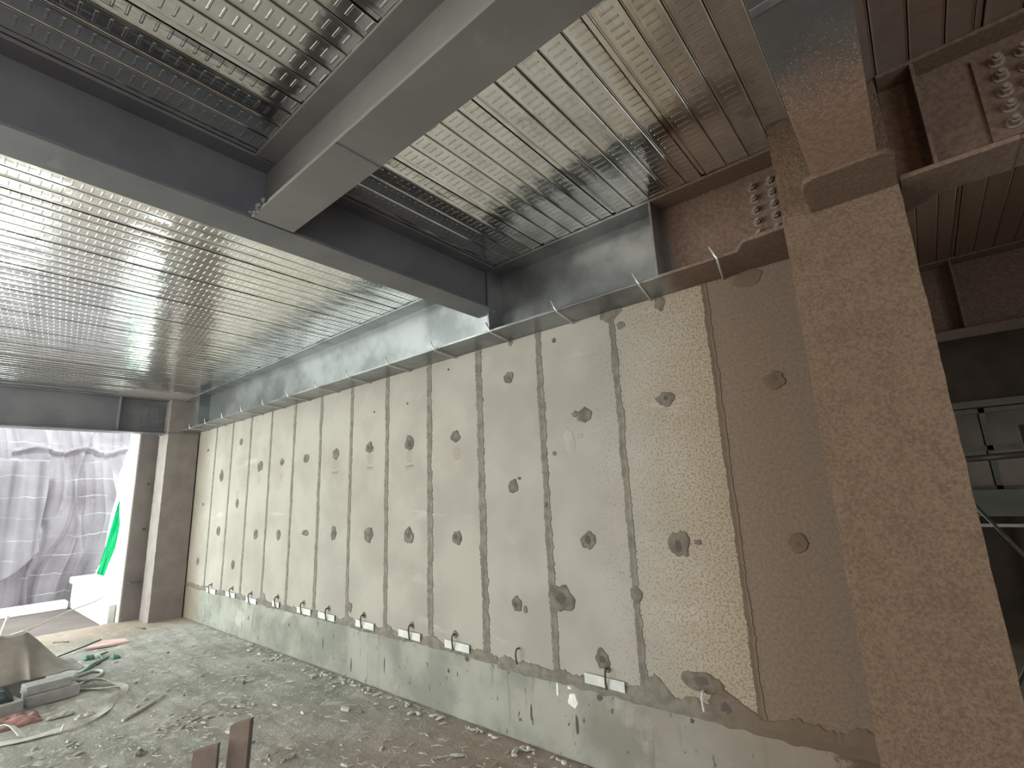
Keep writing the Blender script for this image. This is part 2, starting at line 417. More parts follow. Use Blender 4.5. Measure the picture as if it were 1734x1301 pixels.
patches = [(.31,1.98,.15,.154),(.36,1.23,.125,.13),(.9,2.41,.1,.095),(.92,1.59,.095,.115),(.93,.82,.096,.12),(1.54,2.04,.14,.138),(1.54,1.21,.098,.128),(2.13,2.05,.1,.078),(2.14,1.22,.1,.12),(2.71,2.05,.127,.107),(2.76,1.25,.15,.068),(3.32,2.05,.119,.113),(3.33,1.26,.098,.126),(3.92,2.06,.116,.105),(3.93,1.26,.132,.146),(4.53,2.05,.122,.135),(4.53,1.26,.118,.143),(5.12,2.05,.105,.092),(5.12,1.26,.1,.114),(-.3,2.4,.072,.04),(-.3,1.6,.07,.038),(-.31,.8,.1,.1),(5.71,2.43,.095,.09),(6.34,2.06,.11,.093),(6.9,2.08,.113,.09),(7.48,2.09,.105,.10),(5.71,1.63,.095,.105),(6.3,1.27,.115,.112),(6.89,1.27,.114,.15),(6.99,1.28,.038,.031),(7.47,1.29,.091,.088),(5.70,.84,.09,.10),(5.77,.81,.03,.05),(6.07,.91,.20,.17),(6.34,.60,.10,.11),(6.60,.98,.075,.09),
 (6.93,.585,.20,.10),(7.03,.50,.16,.13),(6.27,2.075,.05,.04),(5.99,1.5,.028,.035),(6.085,1.83,.03,.03),(6.14,2.62,.03,.035),(3.66,.60,.06,.09),(3.99,2.40,.02,.02),(4.5,2.41,.02,.02),(5.77,1.68,.025,.02),(5.05,2.62,.02,.02)]
for i, (x, z, w, h) in enumerate(patches):
    b = blob(x, z, w, h, i*3+1)
    if w > .085 and h > .07 and i % 3 != 2:
        o = len(b.v); n = 14; rq = random.Random(i); ox, oz, q0 = rq.uniform(-.1, .1)*w, rq.uniform(-.1, .1)*h, rq.uniform(.10, .19)
        for k in range(n):
            q = q0*(1+.5*noise.noise(Vector((math.cos(2*PI*k/n)*1.5+i, math.sin(2*PI*k/n)*1.5, 0))))
            b.v.append((x+ox+math.cos(2*PI*k/n)*w*q, -.0095, z+oz+math.sin(2*PI*k/n)*h*q*1.2))
        b.face([o+k for k in range(n)], 1)
    b.build('mortar_patch', [M['patch'], M['pit']], wall)
blob(6.21, 1.90, .095, .17, 77, y0=-.002).build('filler_patch', M['pale'], wall)
blob(6.30, 1.93, .05, .035, 79, y0=-.002).build('filler_patch', M['pale'], wall)
# dark smears of mortar under the beam flange
for (x, z, w, h, s) in ((6.6, 2.69, .16, .09, 5), (6.66, 2.60, .06, .05, 6), (7.43, 2.67, .16, .10, 8), (6.93, 2.67, .07, .10, 9), (5.74, 2.69, .04, .04, 11)):
    blob(x, z, w, h, s, y0=-.003).build('mortar_smear', M['patch'], wall)
# maker's round ink stamp with a short line of small writing, too faded to read
for i, (x, z) in enumerate(((3.32, 1.955), (3.93, 1.965), (4.53, 1.94), (5.13, 1.915), (.9, 1.72), (1.54, 1.88), (2.13, 1.88))):
    b = MB(); n = 26
    for ring, (r0, r1) in enumerate(((.040, .034), (.020, .012))):
        o = len(b.v)
        for k in range(n):
            t = 2*PI*k/n; e = 1.0 if math.sin(t) > -.2 else 1.0+.45*max(0, -math.sin(t)-.2)
            for r in (r0, r1): b.v.append((x+math.cos(t)*r, -.0008, z+math.sin(t)*r*e))
        for k in range(n):
            l = (k+1) % n
            if ring == 1 and k % 3 == 0: continue
            b.face([o+2*k, o+2*k+1, o+2*l+1, o+2*l])
    b.build('stamp', M['stamp'], wall)
    if i in (0, 1, 2):
        b = MB(); rng = random.Random(i+4)
        for k in range(9):
            xx = x-.055+k*.0125; hh = .016+.006*rng.random()
            b.box(xx, xx+.0025, -.0009, -.0006, z-.105, z-.105+hh)
            b.box(xx, xx+.008, -.0009, -.0006, z-.105+hh*rng.choice((.2, .5, .85)), z-.105+hh*rng.choice((.2, .5, .85))+.0025)
        b.box(x-.055, x+.05, -.0009, -.0006, z-.118, z-.1155)
        b.build('ink_lettering', M['ink'], wall)
# ragged mortar bed between panels and kerb
def bed():
    b = MB(); n = 900; 
    for i in range(n+1):
        x = -.70+8.45*i/n
        up = .485+.02*noise.noise(Vector((x*3.1, 0, 0)))+.024*noise.noise(Vector((x*11, 0, 5)))+.018*noise.noise(Vector((x*38, 0, 2)))+.008*noise.noise(Vector((x*90, 0, 3)))
        for sx, a in ((1.84, .07), (3.64, .035), (3.05, .02), (4.25, .035), (6.66, .085), (7.08, .06), (7.4, .035), (7.6, .06), (4.84, .03)):
            up += a*math.exp(-((x-sx)/.075)**2)
        for sx in (.3, .95, 1.57, 2.2, 2.83, 3.27, 3.92, 4.55, 5.11, 6.35):  # kept clear by the fixing plates
            up -= .03*math.exp(-((x-sx)/.13)**4)
        lo = .425+.02*noise.noise(Vector((x*2.7, 3, 0)))+.014*noise.noise(Vector((x*14, 5, 5)))-(.02 if x > 5.5 else 0)
        b.v += [(x, .001, up), (x, -.005, up-.004), (x, -.011-.004*noise.noise(Vector((x*9, 1, 1))), (up+lo)/2), (x, -.005, lo+.004), (x, .001, lo)]
    for i in range(n):
        for k in range(4): b.face([i*5+k, i*5+k+1, (i+1)*5+k+1, (i+1)*5+k])
    return b
bed().build('mortar_bed', M['mortar'], wall)

kerb = MB().box(-1.21, 7.75, 0, .22, 0, ZB).build('baseboard_right', M['curb'], bevel=.006); tag(kerb, kind='structure')
blob(6.11, .33, .075, .085, 31, y0=-.003).build('plaster_splash', M['chip'], kerb)
blob(6.0, .37, .016, .10, 33, y0=-.003).build('plaster_splash', M['chip'], kerb)
blob(6.09, .395, .03, .02, 35, y0=-.003).build('plaster_splash', M['chip'], kerb)
for i, (x, z, w, h) in enumerate(((6.13, .20, .02, .12), (5.78, .19, .016, .10), (5.0, .30, .02, .03), (4.2, .2, .012, .12), (3.2, .22, .012, .1), (2.5, .3, .02, .04), (6.95, .16, .03, .05), (6.85, .39, .02, .025), (3.7, .12, .014, .12), (1.5, .25, .02, .06), (6.3, .385, .05, .03), (5.2, .41, .05, .03))):
    blob(x, z, w, h, 50+i, y0=-.002).build('stain_streak', M['pit'], kerb)

# fixing plates with their bent bolts
plates = [(.31, .45, .32), (.96, .463, .28), (1.57, .453, .28), (2.2, .478, .16), (2.83, .477, .28), (3.27, .476, .30), (3.92, .482, .28), (4.55, .486, .28), (5.11, .487, .26), (6.35, .48, .265)]
for i, (x, z, w) in enumerate(plates):
    r = empty('fixing_plate', (x, 0, z))
    which = ORD[len(plates)-1-i]
    tag(r, f'white zinc fixing plate with bent bolt at wall foot, {which} plate from the brown column' if i < len(plates)-1 else 'long white zinc fixing plate with bent bolt, closest to the brown column', 'fixing plate', 'fixing plates at the wall foot')
    tl = .012
    MB().prism([(x-w/2, z-.026-tl*0), (x+w/2, z-.030), (x+w/2, z+.026), (x-w/2, z+.030)], 1, -.019, -.013).build('plate', M['plate'], r)
    bx = x+(.02 if i % 2 else -.03)
    path = smooth_path([(bx, -.004, z+.075), (bx+.004, -.03, z+.078), (bx+.006, -.042, z+.055), (bx, -.034, z+.01), (bx-.002, -.026, z-.03)], 5)
    MB().tube(path, .0065, 8).build('bent_bolt', M['rusty'], r, smooth=True)
    blob(bx, z+.075, .05, .055, 90+i, y0=-.004).build('grout_daub', M['patch'], r)
# two more bolts without a visible plate
for x, z, lab in ((5.70, .50, 'small rusty bolt bent out of the mortar between two kerb plates'), (6.93, .49, 'pale steel strip end standing out of broken mortar near brown column')):
    b = MB().tube(smooth_path([(x, .0, z+.06), (x+.003, -.03, z+.06), (x, -.04, z+.03), (x, -.03, z-.03)], 5), .006, 8)
    o = b.build('bent_bolt', M['rusty'] if x < 6 else M['plate'], smooth=True, loc=(x, 0, z)); tag(o, lab, 'bolt')

# hook bolts under the wall beam flange
hx = [7.31, 6.88, 6.31, 5.74, 5.14, 4.54, 3.92, 3.34, 2.74, 2.13, 1.53, .92, .31, -.3]
hz = 2.706
for i, x in enumerate(hx):
    path = [(0, .002, -.004), (.03, -.15, -.004), (.055, -.276, -.006), (.057, -.287, .0), (.052, -.292, .012), (.03, -.298, .07)]
    b = MB().tube([(x+p[0], p[1], hz+p[2]) for p in path], .0055, 8)
    o = b.build('hook_bolt', M['zinc'], smooth=True, loc=(x, 0, hz))
    lab = f'bright bent hook bolt under the wall beam, {ORD[i]} from the brown column' if i else 'bright bent hook bolt under the wall beam, beside the brown column'
    tag(o, lab, 'bolt', 'hook bolts under the wall beam')

# ------------------------------------------------------------------ steel beams
def hexbolt(b, c, ax, r=.017, h=.02, sgn=-1):
    """bolt head with washer, axis along ax"""
    x, y, z = c
    for rr, h0, h1, n in ((r*1.45, 0, .004, 14), (r, .004, h, 6), (r*.55, h, h+.012, 10)):
        pts = [(math.cos(2*PI*k/n)*rr, math.sin(2*PI*k/n)*rr) for k in range(n)]
        if ax == 1: b.prism([(x+p[0], z+p[1]) for p in pts], 1, y+sgn*h0, y+sgn*h1)
        else: b.prism([(y+p[0], z+p[1]) for p in pts], 0, x+sgn*h0, x+sgn*h1)
    return b
def ibeam(name, label, axis, a0, a1, c, z0, z1, w, mat, fl=None, tf=.016, tw=.010, top=None):
    mid = (a0+a1)/2
    r = empty(name, (mid, c, z0) if axis == 0 else (c, mid, z0)); tag(r, label, 'beam')
    f0, f1 = fl or (a0, a1); t0, t1 = top or (a0, a1)
    def bx(u0, u1, v0, v1, w0, w1):
        return MB().box(u0, u1, v0, v1, w0, w1) if axis == 0 else MB().box(v0, v1, u0, u1, w0, w1)
    bx(f0, f1, c-w/2, c+w/2, z0, z0+tf).build('bottom_flange', mat, r, bevel=.002)
    bx(a0, a1, c-tw/2, c+tw/2, z0+tf, z1-tf).build('web', mat, r)
    bx(t0, t1, c-w/2, c+w/2, z1-tf, z1).build('top_flange', mat, r, bevel=.002)
    return r
TOPZ = DECK-.002
bw = ibeam('steel_beam', 'long grey steel beam along the top of the panel wall', 0, -.695, 7.695, -.12, 2.713, TOPZ, .30, M['beam_wall'])
for x in (-.02, 5.765, 7.04):
    MB().box(x-.006, x+.006, -.268, -.125, 2.73, TOPZ-.016).build('stiffener', M['beam_wall'], bw)
MB().prism([(7.455, -.27), (7.51, -.36), (7.695, -.37), (7.695, .02), (7.5, .02)], 2, 2.711, 2.732).build('haunch_plate', M['beam_wall'], bw, bevel=.004)
MB().box(7.50, 7.69, -.137, -.125, 2.78, 3.14).build('splice_plate', M['beam_wall'], bw)
for k in range(5):
    for x in (7.555, 7.64): hexbolt(MB(), (x, -.137, 2.83+.066*k), 1, .017, .03).build('bolt', M['bolt'], bw)
MB().box(-.42, -.12, -.137, -.125, 2.80, 3.12).build('splice_plate', M['beam_wall'], bw)
for k in range(4):
    for x in (-.34, -.20): hexbolt(MB(), (x, -.137, 2.85+.075*k), 1, .015, .02).build('bolt', M['bolt_grey'], bw)

b1 = ibeam('steel_beam', 'dark grey steel beam crossing the room and ending against the wall beam', 1, -7.2, -.16, 5.74, 2.86, TOPZ, .20, M['beam_main'], fl=(-7.2, -.245), top=(-7.2, -.272))
MB().box(5.646, 5.834, -.252, -.240, 2.858, 2.874).build('weld_seam', M['bolt_grey'], b1)
b2 = ibeam('steel_beam', 'shorter grey steel beam overhead butting into the dark crossing beam', 0, 5.75, 7.90, -1.845, 2.86, TOPZ, .195, M['beam_head'].copy(), fl=(5.853, 7.87), top=(5.85, 7.86))
b2m = make_steel('grey_primer_steel_secondary', (.165, .163, .155), (.205, .20, .19))
b1m = make_steel('grey_primer_steel_flange', (.075, .075, .078), (.115, .115, .115))
for ch in b2.children: ch.data.materials[0] = b2m
MB().box(6.556, 6.562, -1.9425, -1.7475, 2.857, 2.862).build('weld_seam', M['bolt_grey'], b2)
# spatter of weld slag at the beam end
b = MB(); rng = random.Random(3)
for k in range(26):
    x = 5.86+abs(rng.gauss(0, .07)); y = -1.942+rng.gauss(0, .006); z = 2.866+rng.random()*.014; s = .006+rng.random()*.008
    o = len(b.v)
    for v in ((1, 0, 0), (-1, 0, 0), (0, 1, 0), (0, -1, 0), (0, 0, 1), (0, 0, -1)): b.v.append((x+v[0]*s*rng.uniform(.6, 1.3), y+v[1]*s, z+v[2]*s*rng.uniform(.6, 1.2)))
    for f in ((0, 2, 4), (2, 1, 4), (1, 3, 4), (3, 0, 4), (2, 0, 5), (1, 2, 5), (3, 1, 5), (0, 3, 5)): b.face([o+i for i in f])
b.build('weld_slag', M['bolt_grey'], b2)
b3 = ibeam('steel_beam', 'steel beam directly overhead, wet-looking, running to the brown column top', 1, -7.2, -.435, 7.96, 2.713, TOPZ, .20, M['beam_head'])
MB().prism([(7.81, -.64), (7.825, -.70), (7.855, -.715), (8.065, -.715), (8.09, -.70), (8.108, -.66), (8.108, -.435), (7.81, -.435)], 2, 2.705, 2.727).build('haunch_plate', M['coat'], b3, bevel=.004)
MB().box(7.861, 8.059, -1.60, -1.575, 2.7105, 2.7135).build('weld_seam', M['bolt_grey'], b3)
bf = ibeam('steel_beam', 'grey steel beam over the daylight opening at the far end', 1, -7.2, -.435, -.90, 2.675, TOPZ, .24, M['beam_main'])
MB().box(-.895, -.782, -1.036, -1.024, 2.69, TOPZ-.016).build('stiffener', M['beam_main'], bf)
MB().box(-.896, -.884, -.74, -.47, 2.78, 3.10).build('splice_plate', M['beam_main'], bf)
for k in range(4):
    for y in (-.68, -.54): hexbolt(MB(), (-.884, y, 2.83+.075*k), 0, .015, .02, 1).build('bolt', M['bolt_grey'], bf)
br = ibeam('steel_beam', 'brown-sprayed steel beam continuing beyond the brown column', 0, 8.115, 12, -.335, 2.713, TOPZ, .22, M['beam_right'])
MB().box(8.222, 8.234, -.443, -.34, 2.729, TOPZ-.016).build('stiffener', M['beam_right'], br)
MB().prism([(8.115, -.45), (8.45, -.45), (8.45, -.22), (8.24, -.22), (8.115, -.10)], 2, 2.711, 2.731).build('haunch_plate', M['beam_right'], br, bevel=.003)
MB().box(8.40, 8.85, -.352, -.340, 2.78, 3.14).build('splice_plate', M['beam_right'], br)
for k in range(5):
    for x in (8.465, 8.535, 8.61): hexbolt(MB(), (x, -.352, 2.83+.066*k), 1, .017, .03).build('bolt', M['bolt'], br)

# ------------------------------------------------------------------ columns
def coated_box(x0, x1, y0, y1, z0, z1, amp=.004, step=.05):
    b = MB()
    def grid(o, u, v, nu, nv):
        s = len(b.v)
        for j in range(nv+1):
            for i in range(nu+1):
                p = Vector(o)+Vector(u)*i/nu+Vector(v)*j/nv
                d = Vector((noise.noise(p*13), noise.noise(p*13+Vector((9, 0, 0))), noise.noise(p*13+Vector((0, 9, 0)))))
                b.v.append(tuple(p+d*amp))
        for j in range(nv):
            for i in range(nu): b.face([s+j*(nu+1)+i, s+j*(nu+1)+i+1, s+(j+1)*(nu+1)+i+1, s+(j+1)*(nu+1)+i])
    nz = int((z1-z0)/step); nx = int((x1-x0)/step); ny = int((y1-y0)/step); H = (0, 0, z1-z0)
    grid((x0, y0, z0), (x1-x0, 0, 0), H, nx, nz); grid((x1, y0, z0), (0, y1-y0, 0), H, ny, nz)
    grid((x1, y1, z0), (x0-x1, 0, 0), H, nx, nz); grid((x0, y1, z0), (0, y0-y1, 0), H, ny, nz)
    return b
def column(label, x0, x1, y0, y1, mat):
    r = empty('steel_column', ((x0+x1)/2, (y0+y1)/2, 0)); tag(r, label, 'column')
    s = coated_box(x0, x1, y0, y1, 0, TOPZ).build('shaft', mat, r, smooth=True)
    bm = bmesh.new(); bm.from_mesh(s.data); bmesh.ops.remove_doubles(bm, verts=bm.verts, dist=.0005); bmesh.ops.recalc_face_normals(bm, faces=bm.faces); bm.to_mesh(s.data); bm.free()
    e = s.modifiers.new('sharp', 'EDGE_SPLIT'); e.split_angle = 1.0
    return r
c1 = column('wide rough brown-sprayed steel column standing in front of the panel wall', 7.70, 8.11, -.43, -.02, M['coat'])
c0 = column('slim grey-brown steel column beside the daylight opening', -1.12, -.70, -.43, -.02, M['column_far'])
MB().box(-1.14, -.68, -.445, -.0, 2.67, 2.69).build('diaphragm_plate', M['beam_main'], c0, bevel=.003)

# ------------------------------------------------------------------ far end: pier, parapet, lower slab, tarpaulin
b = MB().box(-1.55, -1.22, -.64, .3, -.15, 3.19)
pier = b.build('wall_back', M['pier'], bevel=.01); tag(pier, kind='structure')
MB().box(-1.60, -1.222, -.665, -.641, -.15, 3.19).build('lit_reveal', M['render'], pier, bevel=.008)
MB().box(-1.219, -1.13, -.60, -.45, .52, .53).build('conduit', M['rod'], pier)
for z in (1.25, 1.92): MB().box(-1.219, -1.205, -.50, -.47, z, z+.04).build('clip', M['rod'], pier)
MB().box(-1.22, 7.8, .16, .24, 0, 2.7).build('wall_back', M['pier']); tag(bpy.context.scene.objects['wall_back.001'], kind='structure')
w3 = MB().box(-6, -1.55, -.45, -.2, -.17, .36); 
para = empty('parapet', (-3.2, -.55, -.16)); tag(para, 'low white sunlit parapet with thick coping outside the opening', 'parapet')
MB().box(-4.60, -1.62, -.655, -.35, -.158, .27).build('parapet_wall', M['render'], para, bevel=.01)
MB().box(-4.65, -1.615, -.70, -.30, .27, .38).build('coping', M['render'], para, bevel=.02)
o = MB().box(-1.61, -1.34, -.76, -.67, -.158, .24).build('rendered_block', M['render_dirty'], bevel=.02); tag(o, 'stained white rendered block at the foot of the dark pier, next to the parapet', 'block')
br_ = empty('brick', (-2.15, -.5, .38)); tag(br_, 'flat reddish brick lying on the white parapet coping', 'brick')
MB().box(-2.6, -1.8, -.56, -.42, .381, .43).build('brick', M['redbd'], br_, bevel=.006)
o = MB().box(-9, -1.3, -9, 3, -.36, -.16).build('ground', M['lower']); tag(o, kind='structure')
o = MB().box(-4.44, -1.32, -9, -1.95, -.16, -.14).build('trim_3', M['ledge']); tag(o, kind='structure')  # pale paving out of view, added to whiten the deck's reflection
o = MB().box(-4.75, -4.45, -9, -.70, -.16, -.02).build('trim_1', M['ledge'], bevel=.02); tag(o, kind='structure')

def cloth(name, edge_r, y_left, ztop, zbot, x0, mat, label, seed, amp=.09, n=170, m=110):
    """hanging sheet; edge_r(z) gives the right-hand edge"""
    b = MB()
    for j in range(m+1):
        z = zbot+(ztop-zbot)*j/m; yr = edge_r(z)
        for i in range(n+1):
            y = y_left+(yr-y_left)*i/n
            w = y*1.0+.16*math.sin(z*1.3+seed)
            f = math.sin(w*9+1.5*noise.noise(Vector((y*.8, z*.35, seed))) * 3)
            f2 = abs(math.sin(w*17+noise.noise(Vector((y*1.5, z*.5, seed+4)))*5+z*.5))
            d = amp*(.5*f+.7*(1-f2)**2)*(0.6+.6*noise.noise(Vector((y*.7, z*.6, seed+8))))
            d = d*2.1+.14*noise.noise(Vector((y*.6, z*.5, seed+2)))
            # gathered fold near the top where the net is tied back
            s = z-(2.78+.05*math.cos((y+.67)*9))
            if y > -1.7: d += .10*math.exp(-(s/.035)**2)-.07*math.exp(-((s+.06)/.04)**2)
            s = (y+1.21-.10*noise.noise(Vector((0, z*1.3, seed))))
            d += (.16*math.exp(-(s/.04)**2)-.08*math.exp(-((s-.07)/.05)**2))*(1 if z < 2.2 else .2)
            s = (y+.62-.09*math.sin(z*2.1))
            d += .10*math.exp(-(s/.03)**2)
            b.v.append((x0+d, y, z))
    for j in range(m):
        for i in range(n): b.face([j*(n+1)+i, j*(n+1)+i+1, (j+1)*(n+1)+i+1, (j+1)*(n+1)+i])
    o = b.build(name, mat, smooth=True); sol = o.modifiers.new('thick', 'SOLIDIFY'); sol.thickness = .003
    tag(o, label, 'tarpaulin'); return o
def er(z):
    pts = [(-.3, -.42), (.4, -.30), (.7, -.20), (1.27, -.18), (1.73, -.13), (2.33, -.10), (2.75, -.03), (4, .0)]
    for (z0, y0), (z1, y1) in zip(pts[:-1], pts[1:]):
        if z <= z1: return y0+(y1-y0)*(z-z0)/(z1-z0)
    return 0
er2 = lambda z: -2.74+(er(1.59+(z-1.59)/1.031)+2.74)*1.031
cloth('tarpaulin', er2, -3.3, 3.35, -.15, -5.22, M['tarp'], 'large wrinkled grey shade cloth hanging outside the opening', 2.2)
# overlapping lower sheet with a rounded hem
def sheet2():
    b = MB(); n = 80; m = 60
    for j in range(m+1):
        for i in range(n+1):
            y = -3.2+(2.0)*i/n; t = (y+3.2)/2.0
            hem = .62-.28*math.sin(min(1, max(0, t-.25)/.75)*PI)*0-.25*(1-t)**.5*0+ (.0 if t < .75 else .9*(t-.75)**1.4*2)
            hem = .40+.55*max(0, t-.72)**1.5*6
            z = hem+(2.55-hem)*j/m
            yy = y+.12*noise.noise(Vector((0, z*.9, 3)))*t
            d = .05*math.sin(yy*16+2*noise.noise(Vector((yy, z*.5, 1))))+.02*math.sin(yy*37+z)
            b.v.append((-4.70+d, yy, z))
    for j in range(m):
        for i in range(n): b.face([j*(n+1)+i, j*(n+1)+i+1, (j+1)*(n+1)+i+1, (j+1)*(n+1)+i])
    o = b.build('tarpaulin', M['tarp'], smooth=True); s = o.modifiers.new('thick', 'SOLIDIFY'); s.thickness = .003
    tag(o, 'second layer of grey shade cloth lapped over the large one, hem curving up', 'tarpaulin')
sheet2()
b = MB(); pl = [(1.75, -.06, -.04), (1.63, -.085, -.05), (1.27, -.16, -.02), (.82, -.23, -.06), (.5, -.27, -.13), (.30, -.32, -.18), (-.15, -.40, -.22)]
for z, a, c in pl:
    for k in range(7): b.v.append((-4.84+.03*math.sin(k*2.1+z*9), a+(c-a)*k/6+.03*(1 if z < 1.5 else 0), z))
for j in range(len(pl)-1):
    for k in range(6): b.face([j*7+k, j*7+k+1, (j+1)*7+k+1, (j+1)*7+k])
o = b.build('safety_net', M['green'], smooth=True); s = o.modifiers.new('thick', 'SOLIDIFY'); s.thickness = .003
tag(o, 'strip of bright green netting beside the grey shade cloth', 'net')

o = MB().tube(smooth_path([(-1.60, -.69, .40), (-.9, -1.0, .385), (-.3, -1.35, .40), (1.22, -1.90, .50)], 8), .007, 6).build('rope', M['ropew'], smooth=True)
tag(o, 'pale rope stretched from the parapet corner down to the grey sheet pile', 'rope')
o = MB().tube([(-1.2, -1.86, .0), (-1.2, -1.86, .02), (-1.22, -1.80, .33)], .014, 6).build('stick', M['ropew'], smooth=True)
tag(o, 'thin pale stick standing at the slab edge behind the pile', 'stick')

# ------------------------------------------------------------------ pile at the left
def rotbox(cx, cy, z0, lx, ly, lz, ang, name, mat, label, cat, group=None, seed=0, bev=.004):
    b = MB().box(-lx/2, lx/2, -ly/2, ly/2, 0, lz)
    for i in range(8):
        v = Vector(b.v[i]); v += Vector((noise.noise(v*40+Vector((seed, 0, 0))), noise.noise(v*40+Vector((0, seed, 5))), 0))*.003
        b.v[i] = tuple(v)
    o = b.build(name, mat, bevel=bev); o.location = (cx, cy, z0); o.rotation_euler = (0, 0, ang)
    return tag(o, label, cat, group)
rotbox(1.86, -1.765, .004, .20, .34, .088, .10, 'concrete_block', M['block'], 'grey block on the floor at the right end of the pile', 'block', 'blocks in the floor pile', 1)
rotbox(1.84, -1.80, .094, .17, .29, .07, .10, 'concrete_block', M['block'], 'grey block lying flat on top of the end block of the pile', 'block', 'blocks in the floor pile', 2)
rotbox(1.97, -2.16, .004, .26, .36, .10, .22, 'concrete_block', M['block'], 'grey block at the picture edge, separated by a dark gap from the end block', 'block', 'blocks in the floor pile', 3)
rotbox(1.45, -1.98, .004, .30, .40, .15, .05, 'concrete_block', M['block'], 'grey block hidden under the draped sheet', 'block', 'blocks in the floor pile', 4)
# draped stiff sheet, folded to a ridge
def drape():
    b = MB(); nu, nv = 34, 26
    prof = [(-2.75, .50), (-2.35, .50), (-2.02, .485), (-1.92, .50), (-1.88, .47), (-1.78, .36), (-1.66, .21), (-1.60, .165), (-1.555, .175)]
    def P(u):
        s = u*(len(prof)-1); i = min(int(s), len(prof)-2); f = s-i
        return prof[i][0]*(1-f)+prof[i+1][0]*f, prof[i][1]*(1-f)+prof[i+1][1]*f
    for j in range(nv+1):
        v = j/nv          # 0 = ridge side (far), 1 = near hem
        for i in range(nu+1):
            y, z = P(i/nu)
            hem = .17
            zz = hem+(z-hem)*(1-v**1.0)
            if z <= .22: zz = z-(z-.165)*v
            x = 1.20+.50*v+.02*math.sin(i*.9)*v
            zz += .012*noise.noise(Vector((x*5, y*5, 2)))+.006*math.sin(i*.55)*v*v
            b.v.append((x, y+.03*v*(1 if i > nu*.6 else 0), zz))
    for j in range(nv):
        for i in range(nu): b.face([j*(nu+1)+i, j*(nu+1)+i+1, (j+1)*(nu+1)+i+1, (j+1)*(nu+1)+i])
    o = len(b.v)   # far side falls straight down
    for i in range(nu+1):
        y, z = P(i/nu); b.v.append((1.12, y, .16 if z > .2 else z-.004))
    for i in range(nu): b.face([o+i, i, i+1, o+i+1])
    ob = b.build('stiff_sheet', M['sack'], smooth=True); s = ob.modifiers.new('thick', 'SOLIDIFY'); s.thickness = .006
    tag(ob, 'stiff grey-brown sheet folded to a ridge over the block pile', 'sheet')
    MB().prism([(-2.06, .492), (-2.02, .486), (-1.925, .505), (-1.90, .485), (-1.93, .470), (-2.04, .462)], 0, 1.19, 1.235).build('pale_fold', M['sack_pale'], ob)
    MB().prism([(-2.14, .50), (-2.09, .492), (-2.11, .47), (-2.16, .475)], 0, 1.2, 1.25).build('pale_fold', M['sack_pale'], ob)
drape()
def crumple(name, cx, cy, z0, lx, ly, lz, mat, label, cat, seed, n=22):
    b = MB()
    for j in range(n+1):
        for i in range(n+1):
            u, v = i/n*2-1, j/n*2-1
            e = max(0, 1-(u*u)**2)*max(0, 1-(v*v)**2)
            h = lz*e**.5*(.65+.5*noise.noise(Vector((u*2+seed, v*2, seed)))+.25*noise.noise(Vector((u*5+seed, v*5, 1))))
            b.v.append((cx+u*lx/2*(1+.12*noise.noise(Vector((v*3, seed, 0)))), cy+v*ly/2*(1+.12*noise.noise(Vector((u*3, seed, 5)))), z0+max(0, h)))
    for j in range(n):
        for i in range(n): b.face([j*(n+1)+i, j*(n+1)+i+1, (j+1)*(n+1)+i+1, (j+1)*(n+1)+i])
    b.face([j*(n+1) for j in range(n+1)]+[n*(n+1)+i for i in range(1, n+1)]+[j*(n+1)+n for j in reversed(range(n))]+[i for i in reversed(range(1, n))])
    return tag(b.build(name, mat, smooth=True), label, cat)
crumple('plastic_bag', 1.90, -2.19, .106, .24, .34, .13, M['teal'], 'dark teal plastic bag crumpled on the block at the picture edge', 'bag', 3)
crumple('red_sheet', 2.27, -2.03, .004, .26, .30, .06, M['redbag'], 'dusty red sheet lying on the floor in front of the pile', 'sheet', 6)
crumple('white_bag', 1.55, -1.665, .004, .16, .12, .10, M['chip'], 'small white plastic bag under the pointed corner of the folded sheet', 'bag', 9)
crumple('paper_scrap', 2.62, -1.66, .006, .07, .13, .03, M['crumb'], 'crumpled pale paper scrap inside the bend of the flat hose', 'paper', 12)
crumple('paper_scrap', 2.42, -1.78, .006, .06, .16, .025, M['crumb'], 'long pale paper scrap between the hose and the red sheet', 'paper', 15)

hp = [(1.74, -1.60, .03), (1.70, -1.50, .035), (1.80, -1.42, .03), (1.90, -1.36, .02), (2.02, -1.31, .015), (2.15, -1.31, .012), (2.36, -1.38, .012), (2.47, -1.47, .012), (2.60, -1.52, .012), (2.70, -1.60, .012), (2.79, -1.70, .012), (2.80, -1.80, .012), (2.78, -1.92, .012), (2.76, -2.02, .012), (2.72, -2.12, .012), (2.66, -2.26, .012)]
o = MB().ribbon(smooth_path(hp, 8), .028, .005, lambda t: .7*math.sin(t*11)**2*(1 if t < .75 else .4)).build('flat_hose', M['hose'], smooth=False)
tag(o, 'flat grey-white woven hose looping out over the floor from the pile', 'hose')
o = MB().ribbon(smooth_path([(1.78, -1.58, .012), (1.95, -1.46, .012), (2.12, -1.34, .030)], 8), .018, .005, lambda t: .25).build('strap', M['hose'])
tag(o, 'short pale strap lying beside the hose next to the end block', 'strap')
o = MB().ribbon(smooth_path([(2.42, -2.13, .03), (2.49, -2.08, .05), (2.62, -2.05, .04), (2.74, -2.03, .02)], 8), .028, .004, lambda t: .5).build('plastic_strip', M['ropew'])
tag(o, 'white plastic strip curling up at the picture edge', 'strip')
o = MB().tube(smooth_path([(1.36, -1.56, .02), (1.29, -1.46, .015), (1.27, -1.37, .015), (1.37, -1.32, .015), (1.5, -1.37, .015), (1.55, -1.46, .015), (1.45, -1.53, .015)], 6), .014, 8).build('white_rope', M['ropew'], smooth=True)
tag(o, 'white rope loop on the floor behind the flat hose', 'rope')
b = MB()
